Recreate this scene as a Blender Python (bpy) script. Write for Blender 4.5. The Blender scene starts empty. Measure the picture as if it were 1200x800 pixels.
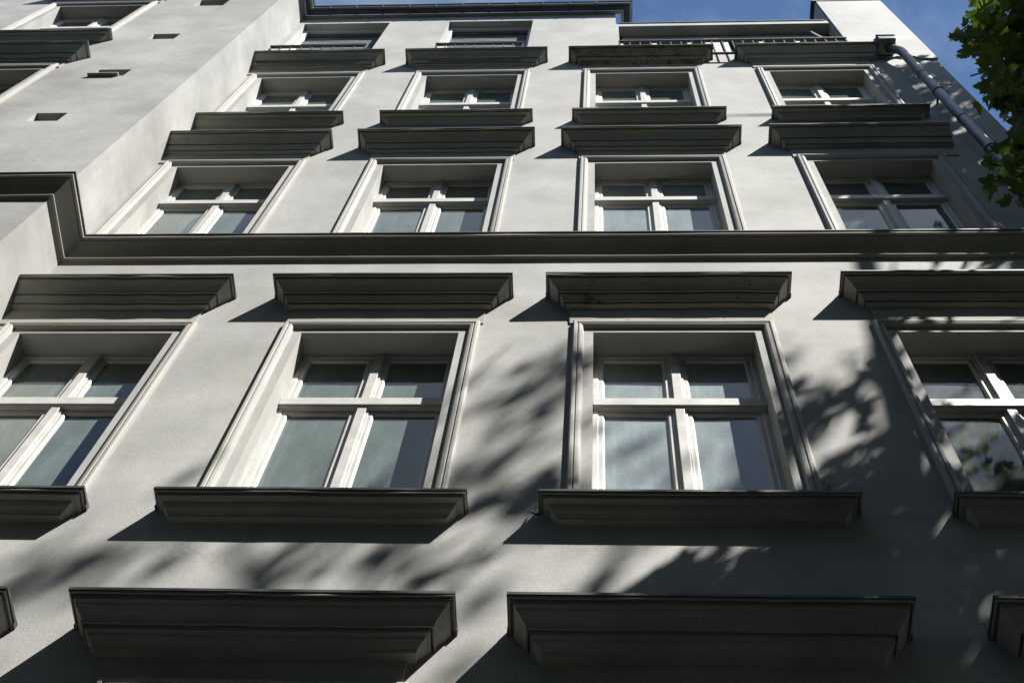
import bpy, bmesh, math, random
from mathutils import Vector, Matrix

scene = bpy.context.scene
col = scene.collection
rnd = random.Random(7)

# ------------------------------------------------------------------ camera
cam_d = bpy.data.cameras.new("camera")
cam = bpy.data.objects.new("camera", cam_d)
col.objects.link(cam)
F = Vector((-0.064517, 0.413274, 0.908318))
R = Vector((0.997916, 0.027579, 0.058333))
U = Vector((0.000943, -0.910189, 0.414192))
CAM = Vector((0.0, -3.4, 1.6))
m = Matrix.Identity(4)
for i in range(3):
    m[i][0], m[i][1], m[i][2], m[i][3] = R[i], U[i], -F[i], CAM[i]
cam.matrix_world = m
cam_d.sensor_width = 36.0
cam_d.lens = 1588.4 / 1200 * 36.0
cam_d.clip_start = 0.05
cam_d.clip_end = 2000
scene.camera = cam

# ------------------------------------------------------------------ sun, sky, exposure
SUN = Vector((1.28, -1.0, 2.25)).normalized()          # towards the sun
elev = math.asin(SUN.z)
azim = math.atan2(SUN.x, SUN.y)
sun_d = bpy.data.lights.new("sun", 'SUN')
sun_d.energy = 5.0
sun_d.angle = math.radians(0.53)
sun_d.color = (1.0, 0.965, 0.91)
sun = bpy.data.objects.new("sun", sun_d)
col.objects.link(sun)
sun.rotation_euler = SUN.to_track_quat('Z', 'Y').to_euler()
sun.location = SUN * 60

world = bpy.data.worlds.new("World")
scene.world = world
world.use_nodes = True
wn = world.node_tree
wn.nodes.clear()
w_out = wn.nodes.new('ShaderNodeOutputWorld')
w_bg = wn.nodes.new('ShaderNodeBackground')
w_sky = wn.nodes.new('ShaderNodeTexSky')
w_sky.sky_type = 'NISHITA'
w_sky.sun_disc = False
w_sky.sun_elevation = elev
w_sky.sun_rotation = azim
w_sky.altitude = 50
w_sky.air_density = 1.0
w_sky.dust_density = 0.3
w_sky.ozone_density = 4.0
w_bg.inputs['Strength'].default_value = 0.05
# thin wisps of cloud in the sky
tc = wn.nodes.new('ShaderNodeTexCoord')
mp = wn.nodes.new('ShaderNodeMapping')
mp.inputs['Scale'].default_value = (1.0, 1.0, 2.2)
mp.inputs['Location'].default_value = (0.3, 0.1, 0.0)
cn = wn.nodes.new('ShaderNodeTexNoise')
cn.inputs['Scale'].default_value = 2.6
cn.inputs['Detail'].default_value = 7
cn.inputs['Roughness'].default_value = 0.58
cn.inputs['Distortion'].default_value = 0.6
cr = wn.nodes.new('ShaderNodeValToRGB')
cr.color_ramp.elements[0].position = 0.50
cr.color_ramp.elements[0].color = (0, 0, 0, 1)
cr.color_ramp.elements[1].position = 0.80
cr.color_ramp.elements[1].color = (0.55, 0.55, 0.55, 1)
mx = wn.nodes.new('ShaderNodeMixRGB')
mx.inputs['Color2'].default_value = (6.5, 7.0, 7.6, 1)
wn.links.new(tc.outputs['Generated'], mp.inputs['Vector'])
wn.links.new(mp.outputs['Vector'], cn.inputs['Vector'])
# unseen cloud bank added where the panes reflect, paling glass and fill light
vn = wn.nodes.new('ShaderNodeVectorMath'); vn.operation = 'NORMALIZE'
vd = wn.nodes.new('ShaderNodeVectorMath'); vd.operation = 'DOT_PRODUCT'
vd.inputs[1].default_value = Vector((0.12, -0.50, 0.86)).normalized()
mr = wn.nodes.new('ShaderNodeMapRange'); mr.interpolation_type = 'SMOOTHSTEP'
mr.inputs['From Min'].default_value = 0.80; mr.inputs['From Max'].default_value = 0.99
mr.inputs['To Min'].default_value = 0.0; mr.inputs['To Max'].default_value = 0.20
ad = wn.nodes.new('ShaderNodeMath'); ad.operation = 'ADD'
wn.links.new(tc.outputs['Generated'], vn.inputs[0]); wn.links.new(vn.outputs['Vector'], vd.inputs[0])
wn.links.new(vd.outputs['Value'], mr.inputs['Value']); wn.links.new(mr.outputs['Result'], ad.inputs[0])
wn.links.new(cn.outputs['Fac'], ad.inputs[1]); wn.links.new(ad.outputs[0], cr.inputs['Fac'])
wn.links.new(cr.outputs['Color'], mx.inputs['Fac'])
tint = wn.nodes.new('ShaderNodeMixRGB'); tint.blend_type = 'MULTIPLY'; tint.inputs['Fac'].default_value = 1.0
tint.inputs['Color2'].default_value = (0.86, 0.98, 1.02, 1)
wn.links.new(w_sky.outputs['Color'], tint.inputs['Color1'])
wn.links.new(tint.outputs['Color'], mx.inputs['Color1'])
wn.links.new(mx.outputs['Color'], w_bg.inputs['Color'])
wn.links.new(w_bg.outputs['Background'], w_out.inputs['Surface'])

scene.view_settings.view_transform = 'Standard'
scene.view_settings.look = 'None'
scene.view_settings.gamma = 1.0
scene.view_settings.use_curve_mapping = False
scene.view_settings.exposure = 1.42
scene.render.engine = 'CYCLES'
scene.cycles.max_bounces = 8
scene.cycles.diffuse_bounces = 5
scene.cycles.transparent_max_bounces = 8
scene.cycles.use_denoising = True

# ------------------------------------------------------------------ helpers
def tag(o, label=None, cat=None, group=None, kind=None):
    if label: o['label'] = label
    if cat: o['category'] = cat
    if group: o['group'] = group
    if kind: o['kind'] = kind
    return o

def empty(name, loc=(0, 0, 0)):
    o = bpy.data.objects.new(name, None)
    o.location = loc
    o.empty_display_size = 0.3
    col.objects.link(o)
    return o

class MB:
    """collects faces and links them as ONE mesh object"""
    def __init__(self):
        self.v, self.f = [], []
    def quad(self, *p):
        n = len(self.v)
        self.v += [tuple(q) for q in p]
        self.f.append(tuple(range(n, n + len(p))))
    def box(self, a, b):
        x0, y0, z0 = a; x1, y1, z1 = b
        n = len(self.v)
        self.v += [(x0,y0,z0),(x1,y0,z0),(x1,y1,z0),(x0,y1,z0),(x0,y0,z1),(x1,y0,z1),(x1,y1,z1),(x0,y1,z1)]
        for q in ((0,3,2,1),(4,5,6,7),(0,1,5,4),(1,2,6,5),(2,3,7,6),(3,0,4,7)):
            self.f.append(tuple(n + i for i in q))
    def tube(self, pts, rad, seg=12, caps=True):
        pts = [Vector(p) for p in pts]
        if not hasattr(rad, '__len__'): rad = [rad] * len(pts)
        rings = []
        prev = None
        for i, p in enumerate(pts):
            if i == 0: t = pts[1] - p
            elif i == len(pts) - 1: t = p - pts[i - 1]
            else: t = (pts[i + 1] - p).normalized() + (p - pts[i - 1]).normalized()
            t.normalize()
            if prev is None:
                a = Vector((1, 0, 0)) if abs(t.x) < .8 else Vector((0, 1, 0))
            else: a = prev
            n1 = (a - t * a.dot(t)).normalized(); n2 = t.cross(n1); prev = n1
            base = len(self.v)
            for k in range(seg):
                an = 2 * math.pi * k / seg
                self.v.append(tuple(p + rad[i] * (math.cos(an) * n1 + math.sin(an) * n2)))
            rings.append(base)
        for a, b in zip(rings, rings[1:]):
            for k in range(seg):
                self.f.append((a + k, a + (k + 1) % seg, b + (k + 1) % seg, b + k))
        if caps:
            self.f.append(tuple(rings[0] + k for k in reversed(range(seg))))
            self.f.append(tuple(rings[-1] + k for k in range(seg)))
    def build(self, name, mat, parent=None, smooth=False, bevel=0.0, loc=None, jitter=0.0, keep=False):
        me = bpy.data.meshes.new(name)
        me.from_pydata(self.v, [], self.f)
        bm = bmesh.new(); bm.from_mesh(me)
        bmesh.ops.remove_doubles(bm, verts=bm.verts, dist=1e-5)
        if not keep:
            bmesh.ops.recalc_face_normals(bm, faces=bm.faces)
        if jitter:
            for v in bm.verts:
                v.co += Vector((rnd.uniform(-1, 1), rnd.uniform(-1, 1), rnd.uniform(-1, 1))) * jitter
        if bevel:
            bmesh.ops.bevel(bm, geom=[e for e in bm.edges if len(e.link_faces) == 2 and e.calc_face_angle(0) > 0.5],
                            offset=bevel, segments=2, affect='EDGES', profile=0.6)
        bm.to_mesh(me); bm.free()
        if smooth:
            for p in me.polygons: p.use_smooth = True
        me.materials.append(mat)
        o = bpy.data.objects.new(name, me)
        col.objects.link(o)
        if parent: o.parent = parent
        if loc: o.location = loc
        return o

def sweep(mb, path, prof, seglen=0.35, wob=0.0, seed=0):
    """path: plan polyline (outward is to the right-hand side of travel); prof: [(projection, z)], mitred at the corners"""
    P = [Vector((p[0], p[1])) for p in path]
    # subdivide long straight runs a little so hand-run plaster can waver
    r = random.Random(seed)
    nrm = []
    for a, b in zip(P, P[1:]):
        d = (b - a).normalized()
        nrm.append(Vector((d.y, -d.x)))
    st = []
    for i, p in enumerate(P):
        if i == 0: off = nrm[0]
        elif i == len(P) - 1: off = nrm[-1]
        else:
            n0, n1 = nrm[i - 1], nrm[i]
            off = (n0 + n1) / (1 + n0.dot(n1))
        st.append((p, off, 1.0))
        if i < len(P) - 1:
            L = (P[i + 1] - p).length
            k = int(L / seglen)
            for j in range(1, k):
                st.append((p.lerp(P[i + 1], j / k), nrm[i], 1.0))
    n = len(prof)
    base = len(mb.v)
    for si, (p, off, _) in enumerate(st):
        dz = r.uniform(-wob, wob); dp = r.uniform(-wob, wob)
        for q, z in prof:
            qq = q + (dp if q > 0.01 else 0)
            mb.v.append((p.x + off.x * qq, p.y + off.y * qq, z + dz))
    for s in range(len(st) - 1):
        for j in range(n - 1):
            a = base + s * n + j
            mb.f.append((a, a + 1, a + n + 1, a + n))
    mb.f.append(tuple(base + j for j in range(n)))
    mb.f.append(tuple(base + (len(st) - 1) * n + j for j in reversed(range(n))))

def legs_sweep(mb, x0, x1, z0, z1, prof):
    """architrave: prof [(outward distance, y)] run up the left side, over the head and down the right side"""
    n = len(prof)
    st = []
    for sx, zz, kind in ((x0, z0, 'b'), (x0, z1, 'c'), (x1, z1, 'd'), (x1, z0, 'e')):
        base = len(mb.v)
        for d, y in prof:
            x = sx - d if kind in 'bc' else sx + d
            z = zz if kind in 'be' else zz + d
            mb.v.append((x, y, z))
        st.append(base)
    for a, b in zip(st, st[1:]):
        for j in range(n - 1):
            mb.f.append((a + j, b + j, b + j + 1, a + j + 1))

def ring(mb, x0, x1, z0, z1, w, ya, yb, wt=None, wb=None, ch=0.0):
    """rectangular frame; ch = chamfer on the inner front edge"""
    wt = w if wt is None else wt; wb = w if wb is None else wb
    o = [(x0, z0), (x1, z0), (x1, z1), (x0, z1)]
    i = [(x0 + w, z0 + wb), (x1 - w, z0 + wb), (x1 - w, z1 - wt), (x0 + w, z1 - wt)]
    c = [(x0 + w - ch, z0 + wb - ch), (x1 - w + ch, z0 + wb - ch), (x1 - w + ch, z1 - wt + ch), (x0 + w - ch, z1 - wt + ch)]
    for k in range(4):
        l = (k + 1) % 4
        mb.quad((o[k][0], ya, o[k][1]), (o[l][0], ya, o[l][1]), (c[l][0], ya, c[l][1]), (c[k][0], ya, c[k][1]))
        if ch: mb.quad((c[k][0], ya, c[k][1]), (c[l][0], ya, c[l][1]), (i[l][0], ya + ch, i[l][1]), (i[k][0], ya + ch, i[k][1]))
        mb.quad((i[k][0], ya + ch, i[k][1]), (i[l][0], ya + ch, i[l][1]), (i[l][0], yb, i[l][1]), (i[k][0], yb, i[k][1]))
        mb.quad((o[k][0], ya, o[k][1]), (o[l][0], ya, o[l][1]), (o[l][0], yb, o[l][1]), (o[k][0], yb, o[k][1]))

def dup(o, parent, off, label=None):
    c = o.copy(); col.objects.link(c); c.parent = parent
    c.location = Vector(o.location) + Vector(off)
    if label: c['label'] = label
    for ch in o.children:
        d = ch.copy(); col.objects.link(d); d.parent = c
    return c

# ------------------------------------------------------------------ materials
def new_mat(name):
    mt = bpy.data.materials.new(name); mt.use_nodes = True
    nt = mt.node_tree
    return mt, nt, nt.nodes['Principled BSDF']

def noise(nt, vec, scale, detail=4, rough=0.55, stretch=None, rot=None):
    n = nt.nodes.new('ShaderNodeTexNoise')
    n.inputs['Scale'].default_value = scale
    n.inputs['Detail'].default_value = detail
    n.inputs['Roughness'].default_value = rough
    if stretch or rot:
        mpn = nt.nodes.new('ShaderNodeMapping')
        if stretch: mpn.inputs['Scale'].default_value = stretch
        if rot: mpn.inputs['Rotation'].default_value = rot
        nt.links.new(vec, mpn.inputs['Vector']); vec = mpn.outputs['Vector']
    nt.links.new(vec, n.inputs['Vector'])
    return n.outputs['Fac']

def ramp(nt, fac, a, b, ca=(0, 0, 0, 1), cb=(1, 1, 1, 1)):
    r = nt.nodes.new('ShaderNodeValToRGB')
    r.color_ramp.elements[0].position = a; r.color_ramp.elements[0].color = ca
    r.color_ramp.elements[1].position = b; r.color_ramp.elements[1].color = cb
    nt.links.new(fac, r.inputs['Fac'])
    return r.outputs['Color']

def mixc(nt, fac, a, b, mode='MIX'):
    mxn = nt.nodes.new('ShaderNodeMixRGB'); mxn.blend_type = mode
    for sock, v in (('Fac', fac), ('Color1', a), ('Color2', b)):
        if isinstance(v, (float, int)): mxn.inputs[sock].default_value = v
        elif isinstance(v, tuple): mxn.inputs[sock].default_value = v
        else: nt.links.new(v, mxn.inputs[sock])
    return mxn.outputs['Color']

def bumps(nt, bsdf, items):
    prev = None
    for fac, strength, dist in items:
        b = nt.nodes.new('ShaderNodeBump')
        b.inputs['Strength'].default_value = strength
        b.inputs['Distance'].default_value = dist
        nt.links.new(fac, b.inputs['Height'])
        if prev: nt.links.new(prev, b.inputs['Normal'])
        prev = b.outputs['Normal']
    nt.links.new(prev, bsdf.inputs['Normal'])

def plaster(name, base, mott=0.10, grain=1.0, streak=0.0, wear=0.0, trowel=1.0, crack=0.0):
    mt, nt, bs = new_mat(name)
    tcn = nt.nodes.new('ShaderNodeTexCoord'); v = tcn.outputs['Object']
    n1 = noise(nt, v, 1.3, 6, 0.6)
    n2 = noise(nt, v, 4.0, 6, 0.68, stretch=(0.8, 1, 0.9))
    n3 = noise(nt, v, 90, 3, 0.6)
    dark = tuple(c * (1 - 1.7 * mott) for c in base[:3]) + (1,)
    lite = tuple(min(0.9, c * (1 + 0.6 * mott)) for c in base[:3]) + (1,)
    c1 = ramp(nt, n1, 0.32, 0.68, dark, lite)
    c2 = ramp(nt, n2, 0.3, 0.7, (1 - mott, 1 - mott, 1 - mott, 1), (1, 1, 1, 1))
    c = mixc(nt, 1.0, c1, c2, 'MULTIPLY')
    c3 = ramp(nt, n3, 0.3, 0.6, (0.93, 0.93, 0.925, 1), (1, 1, 1, 1))
    c = mixc(nt, 1.0, c, c3, 'MULTIPLY')
    if streak:
        ns = noise(nt, v, 3.5, 5, 0.6, stretch=(3.0, 3.0, 0.22))
        fs = ramp(nt, ns, 0.52, 0.74)
        k = nt.nodes.new('ShaderNodeMath'); k.operation = 'MULTIPLY'; k.inputs[1].default_value = streak
        nt.links.new(fs, k.inputs[0])
        c = mixc(nt, k.outputs[0], c, (base[0] * .55, base[1] * .54, base[2] * .5, 1))
    items = [(noise(nt, v, 4, 3, 0.5, stretch=(0.8, 1, 0.7)), 0.25 * trowel, 0.012), (noise(nt, v, 20, 4, 0.6, stretch=(1, 1, 0.6)), 0.26 * trowel, 0.004), (noise(nt, v, 48, 4, 0.7), 0.3 * grain, 0.003), (n3, 0.42 * grain, 0.0022)]
    # old repairs: softly bordered patches of slightly different tone
    npt = noise(nt, v, 0.75, 2, 0.4, stretch=(1, 1, 0.7))
    c = mixc(nt, 1.0, c, ramp(nt, npt, 0.46, 0.52, (1 - mott * .7, 1 - mott * .7, 1 - mott * .75, 1), (1, 1, 1, 1)), 'MULTIPLY')
    nsp = noise(nt, v, 38, 2, 0.5)
    c = mixc(nt, 1.0, c, ramp(nt, nsp, 0.24, 0.31, (0.72, 0.71, 0.68, 1), (1, 1, 1, 1)), 'MULTIPLY')
    if crack:
        nv = noise(nt, v, 3.0, 4, 0.6)
        dsp = nt.nodes.new('ShaderNodeVectorMath'); dsp.operation = 'ADD'
        sc3 = nt.nodes.new('ShaderNodeVectorMath'); sc3.operation = 'SCALE'; sc3.inputs['Scale'].default_value = 0.35
        comb = nt.nodes.new('ShaderNodeCombineXYZ')
        for k in range(3): nt.links.new(nv, comb.inputs[k])
        nt.links.new(comb.outputs[0], sc3.inputs[0]); nt.links.new(sc3.outputs[0], dsp.inputs[0]); nt.links.new(v, dsp.inputs[1])
        vo = nt.nodes.new('ShaderNodeTexVoronoi'); vo.feature = 'DISTANCE_TO_EDGE'; vo.inputs['Scale'].default_value = 1.15
        nt.links.new(dsp.outputs[0], vo.inputs['Vector'])
        line = ramp(nt, vo.outputs['Distance'], 0.0, 0.006, (1, 1, 1, 1), (0, 0, 0, 1))
        msk = ramp(nt, noise(nt, v, 0.9, 3, 0.5), 0.54, 0.62)
        cm = nt.nodes.new('ShaderNodeMath'); cm.operation = 'MULTIPLY'; nt.links.new(line, cm.inputs[0]); nt.links.new(msk, cm.inputs[1])
        cm2 = nt.nodes.new('ShaderNodeMath'); cm2.operation = 'MULTIPLY'; cm2.inputs[1].default_value = crack; nt.links.new(cm.outputs[0], cm2.inputs[0])
        c = mixc(nt, cm2.outputs[0], c, (base[0] * .45, base[1] * .44, base[2] * .42, 1))
    if wear:
        nw = noise(nt, v, 9, 8, 0.72, stretch=(1, 1, 1.6))
        fw = ramp(nt, nw, 0.60 - 0.14 * wear, 0.64 - 0.14 * wear)
        nwc = noise(nt, v, 24, 4, 0.7)
        cw = ramp(nt, nwc, 0.35, 0.65, (0.07, 0.055, 0.035, 1), (0.20, 0.17, 0.11, 1))
        c = mixc(nt, fw, c, cw)
        items.append((fw, -0.8, 0.01))
    nt.links.new(c, bs.inputs['Base Color'])
    bs.inputs['Roughness'].default_value = 0.82
    bs.inputs['Specular IOR Level'].default_value = 0.25
    bumps(nt, bs, items)
    return mt

def simple(name, base, rough=0.5, metal=0.0, mott=0.12, scale=8, bump=0.2, bscale=40, spec=0.5):
    mt, nt, bs = new_mat(name)
    tcn = nt.nodes.new('ShaderNodeTexCoord'); v = tcn.outputs['Object']
    n1 = noise(nt, v, scale, 5, 0.6)
    a = tuple(c * (1 - 2 * mott) for c in base[:3]) + (1,)
    b = tuple(min(0.9, c * (1 + mott)) for c in base[:3]) + (1,)
    nt.links.new(ramp(nt, n1, 0.3, 0.7, a, b), bs.inputs['Base Color'])
    bs.inputs['Roughness'].default_value = rough
    bs.inputs['Metallic'].default_value = metal
    bs.inputs['Specular IOR Level'].default_value = spec
    if bump: bumps(nt, bs, [(noise(nt, v, bscale, 3, 0.6), bump, 0.002)])
    return mt

M = {}
M['wall'] = plaster('wall_plaster', (0.380, 0.381, 0.368), mott=0.13, grain=1.0, streak=0.16, crack=0.5)
M['wing'] = plaster('wing_plaster', (0.355, 0.355, 0.344), mott=0.15, grain=0.9, streak=0.2, trowel=1.3, crack=0.3)
M['trim'] = plaster('trim_plaster', (0.345, 0.336, 0.295), mott=0.12, grain=0.7, streak=0.2, trowel=0.7)
M['trim_worn'] = plaster('trim_plaster_worn', (0.30, 0.275, 0.215), mott=0.2, grain=1.0, streak=0.4, wear=0.6)
M['trim_chip'] = plaster('trim_plaster_chipped', (0.345, 0.336, 0.295), mott=0.10, grain=0.8, streak=0.25, wear=0.12)
M['surround'] = plaster('surround_plaster', (0.38, 0.375, 0.35), mott=0.08, grain=0.8, streak=0.15, trowel=0.6)
M['wood'] = simple('painted_wood', (0.46, 0.455, 0.43), 0.5, 0, 0.08, 9, 0.25, 70)
M['zinc_dark'] = simple('dark_zinc', (0.055, 0.058, 0.055), 0.5, 0.3, 0.25, 5, 0.2, 30)
M['zinc'] = simple('grey_zinc', (0.15, 0.162, 0.172), 0.42, 0.6, 0.2, 9, 0.25, 25)
M['iron'] = simple('black_iron', (0.035, 0.036, 0.036), 0.45, 0.3, 0.2, 20, 0.1, 60)
M['blind'] = simple('grey_blind', (0.42, 0.43, 0.44), 0.6, 0, 0.05, 6, 0.1, 50)
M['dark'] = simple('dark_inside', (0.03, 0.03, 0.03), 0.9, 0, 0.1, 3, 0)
M['bark'] = simple('bark', (0.09, 0.07, 0.05), 0.9, 0, 0.3, 14, 1.0, 18)

def glass_mat(name, dust, hue):
    mt, nt, bs = new_mat(name)
    tcn = nt.nodes.new('ShaderNodeTexCoord'); v = tcn.outputs['Object']
    n1 = noise(nt, v, 2.6, 5, 0.6, stretch=(1.3, 1, 0.6))
    n2 = noise(nt, v, 120, 2, 0.7)
    a = tuple(c * dust * 0.72 for c in hue) + (1,); b = tuple(c * dust * 1.15 for c in hue) + (1,)
    c = ramp(nt, n1, 0.32, 0.68, a, b)
    c = mixc(nt, 1.0, c, ramp(nt, n2, 0.35, 0.62, (0.80, 0.80, 0.80, 1), (1, 1, 1, 1)), 'MULTIPLY')
    nt.links.new(c, bs.inputs['Base Color'])
    bs.inputs['Roughness'].default_value = 0.035
    bs.inputs['IOR'].default_value = 1.5
    bs.inputs['Specular IOR Level'].default_value = 0.5
    st = ramp(nt, noise(nt, v, 5, 5, 0.6, stretch=(4, 1, 0.35)), 0.45, 0.75, (1, 1, 1, 1), (1.18, 1.18, 1.18, 1))
    c = mixc(nt, 1.0, c, st, 'MULTIPLY'); nt.links.new(c, bs.inputs['Base Color'])
    nr = noise(nt, v, 3.0, 2, 0.4)
    bumps(nt, bs, [(nr, 0.10, 0.004)])
    return mt
G = [glass_mat('window_glass_teal', 0.15, (0.80, 1.0, 0.93)),
     glass_mat('window_glass_green', 0.17, (0.82, 1.0, 0.93)),
     glass_mat('window_glass_pale', 0.31, (0.84, 0.98, 1.0)),
     glass_mat('window_glass_clear', 0.12, (0.9, 1.0, 1.0))]

# ------------------------------------------------------------------ the apartment building
house = empty('apartment_building')
tag(house, 'pale grey plastered old apartment house with rows of corniced windows', 'building')
XW, YW = -3.845, -0.473            # side face and front face of the projecting wing
XR = 3.62                          # right-hand end of the facade
COLS = [-3.158, -1.36, 0.452, 2.285]
HALF = 0.492
ARCH = [(0.0, 0.16), (0.0, 0.004), (0.003, 0.002), (0.056, 0.002), (0.059, -0.004), (0.062, -0.018), (0.070, -0.024), (0.082, -0.028),
        (0.088, -0.028), (0.090, -0.022), (0.096, -0.022), (0.100, -0.030), (0.116, -0.030), (0.121, -0.026), (0.125, -0.022), (0.125, 0.004)]
#        name, opening bottom, opening top, transom offset
ROWS = {1: (3.75, 5.70, 0.64), 2: (7.16, 9.207, 0.645), 3: (10.74, 12.722, 0.53), 4: (14.12, 15.955, 0.665)}

def wall_sheet(mb, axis, c, lo, hi, z0, z1, holes, depth, cuts=((), ()), skip=None):
    """upright wall with real openings. axis 'x': runs along x at y=c; 'y': runs along y at x=c"""
    us = sorted({lo, hi, *[h[0] for h in holes], *[h[1] for h in holes], *cuts[0]})
    zs = sorted({z0, z1, *[h[2] for h in holes], *[h[3] for h in holes], *cuts[1]})
    pt = (lambda u, z, d=0: (u, c + d, z)) if axis == 'x' else (lambda u, z, d=0: (c - d, u, z))
    for a, b in zip(us, us[1:]):
        for p, q in zip(zs, zs[1:]):
            um, zm = (a + b) / 2, (p + q) / 2
            if any(h[0] < um < h[1] and h[2] < zm < h[3] for h in holes): continue
            if skip and skip(um, zm): continue
            mb.quad(pt(a, p), pt(b, p), pt(b, q), pt(a, q))
    for h in holes:
        a, b, p, q = h[:4]; d = h[4] if len(h) > 4 else depth
        mb.quad(pt(a, p), pt(a, q), pt(a, q, d), pt(a, p, d))
        mb.quad(pt(b, p), pt(b, q), pt(b, q, d), pt(b, p, d))
        mb.quad(pt(a, p), pt(b, p), pt(b, p, d), pt(a, p, d))
        mb.quad(pt(a, q), pt(b, q), pt(b, q, d), pt(a, q, d))

LOG = [(-3.76, -2.66, 16.75, 18.87), (-1.90, -0.835, 16.75, 18.87)]
TERR = (0.235, 2.79, 16.80, 18.41)
holes = []
for r, (zb, zt, _) in ROWS.items():
    for i, cx in enumerate(COLS):
        holes.append((cx - HALF, cx + HALF, zb, zt, 0.235))
for l in LOG: holes.append((*l, 0.6))
holes.append((*TERR, 0.13))

STEP, PIER = 0.205, 2.80
mb = MB()
wall_sheet(mb, 'x', 0.0, XW, XR, 0.0, 19.70, holes, 0.3, cuts=((STEP, PIER), (18.555, 19.22)),
           skip=lambda u, z: (u < STEP and z > 19.22) or (STEP < u < PIER and z > 18.555))
# step of the roof line, back of the lintel, pier sides, gable end and closed body behind
mb.quad((STEP, 0, 18.555), (STEP, 0, 19.22), (STEP, 3.0, 19.22), (STEP, 3.0, 18.555))
mb.quad((STEP, 0, 18.555), (PIER, 0, 18.555), (PIER, 0.13, 18.555), (STEP, 0.13, 18.555))
mb.quad((STEP, 0.13, 18.20), (PIER, 0.13, 18.20), (PIER, 0.13, 18.555), (STEP, 0.13, 18.555))
mb.quad((PIER, 0, 18.0), (PIER, 0, 19.70), (PIER, 0.75, 19.70), (PIER, 0.75, 18.0))
mb.quad((XR, 0, 0), (XR, 0, 19.70), (XR, 0.75, 19.70), (XR, 0.75, 0))
mb.quad((XR, 0.75, 0), (XR, 0.75, 18.2), (XR, 10, 18.2), (XR, 10, 0))
mb.quad((PIER, 0.75, 18.0), (PIER, 0.75, 19.7), (XR, 0.75, 19.7), (XR, 0.75, 18.0))
mb.quad((-24.0, 10, 0), (XR, 10, 0), (XR, 10, 18.2), (-24.0, 10, 18.2))
mb.build('facade_wall', M['wall'], house, keep=True)

# projecting wing: front and side face, with two windows and the small stair slits
WC, WH = -5.955, 0.515
WROWS = [(12.15, 14.46, 0.6), (15.82, 17.76, 0.6), (19.3, 21.0, .6)]
SLITS = [(-4.84, -4.565, 12.53, 12.79), (-4.84, -4.52, 14.14, 14.40), (-4.80, -4.51, 15.79, 16.055), (-4.82, -4.46, 17.66, 18.04), (-4.84, -4.565, 8.8, 9.06)]
wh = [(WC - WH, WC + WH, a, b, 0.235) for a, b, _ in WROWS[:2]] + [(*q, 0.22) for q in SLITS]
mb = MB()
wall_sheet(mb, 'x', YW, -24.0, XW, 0.0, 19.22, wh, 0.3)
mb.quad((XW, YW, 0), (XW, 0, 0), (XW, 0, 19.22), (XW, YW, 19.22))
mb.quad((-24.0, YW, 0), (-24.0, 10, 0), (-24.0, 10, 19.22), (-24.0, YW, 19.22))
mb.build('wing_wall', M['wing'], house, keep=True)
mb = MB()
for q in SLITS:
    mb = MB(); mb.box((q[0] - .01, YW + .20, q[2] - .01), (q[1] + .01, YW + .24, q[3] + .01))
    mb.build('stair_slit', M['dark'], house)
mb = MB(); mb.box((-4.86, YW - 0.035, 14.118), (-4.56, YW + 0.05, 14.138)); mb.build('slit_shelf', M['trim'], house, bevel=.004)

# roof over everything
mb = MB()
mb.box((-23.9, YW + 0.02, 19.23), (XW - 0.01, 9.9, 19.30))
mb.box((XW - 0.008, 0.012, 19.23), (STEP - 0.012, 9.9, 19.30))
mb.box((STEP + .002, 0.135, 18.20), (XR - 0.012, 9.9, 18.26))
mb.quad((-23.9, 0.4, 19.30), (STEP - .02, 0.4, 19.30), (STEP - .02, 4.5, 21.3), (-23.9, 4.5, 21.3))
mb.quad((-23.9, 9.9, 19.30), (STEP - .02, 9.9, 19.30), (STEP - .02, 4.5, 21.3), (-23.9, 4.5, 21.3))
mb.quad((STEP - .02, 0.4, 19.30), (STEP - .02, 4.5, 21.3), (STEP - .02, 9.9, 19.30))
mb.build('roof', M['zinc_dark'], house, keep=True)
mb = MB(); mb.box((PIER - 0.045, -0.03, 19.702), (XR + 0.02, 0.78, 19.76)); mb.build('pier_cap', M['zinc_dark'], house, bevel=.005)
mb = MB(); mb.box((STEP + 0.03, -0.012, 18.557), (PIER - 0.05, 0.15, 18.585)); mb.build('lintel_flashing', M['zinc'], house, bevel=.003)
# thicker upper coat of plaster on the pier, ending in a ragged lower lip
mb = MB()
r = random.Random(3)
xs = [2.815 + (XR + 0.015 - 2.815) * i / 14 for i in range(15)]
lip = [16.47 + r.uniform(-.03, .03) - (0.10 if x > 3.45 else 0) for x in xs]
for a, b, za, zb in zip(xs, xs[1:], lip, lip[1:]):
    mb.quad((a, -0.022, za), (b, -0.022, zb), (b, -0.022, 19.699), (a, -0.022, 19.699))
    mb.quad((a, -0.022, za), (b, -0.022, zb), (b, -0.001, zb + .01), (a, -0.001, za + .01))
mb.quad((xs[0], -0.022, lip[0]), (xs[0], -0.001, lip[0]), (xs[0], -0.001, 19.699), (xs[0], -0.022, 19.699))
mb.quad((xs[-1], -0.022, lip[-1]), (xs[-1], 0.3, lip[-1]), (xs[-1], 0.3, 19.699), (xs[-1], -0.022, 19.699))
mb.build('pier_plaster', M['wall'], house)

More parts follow.
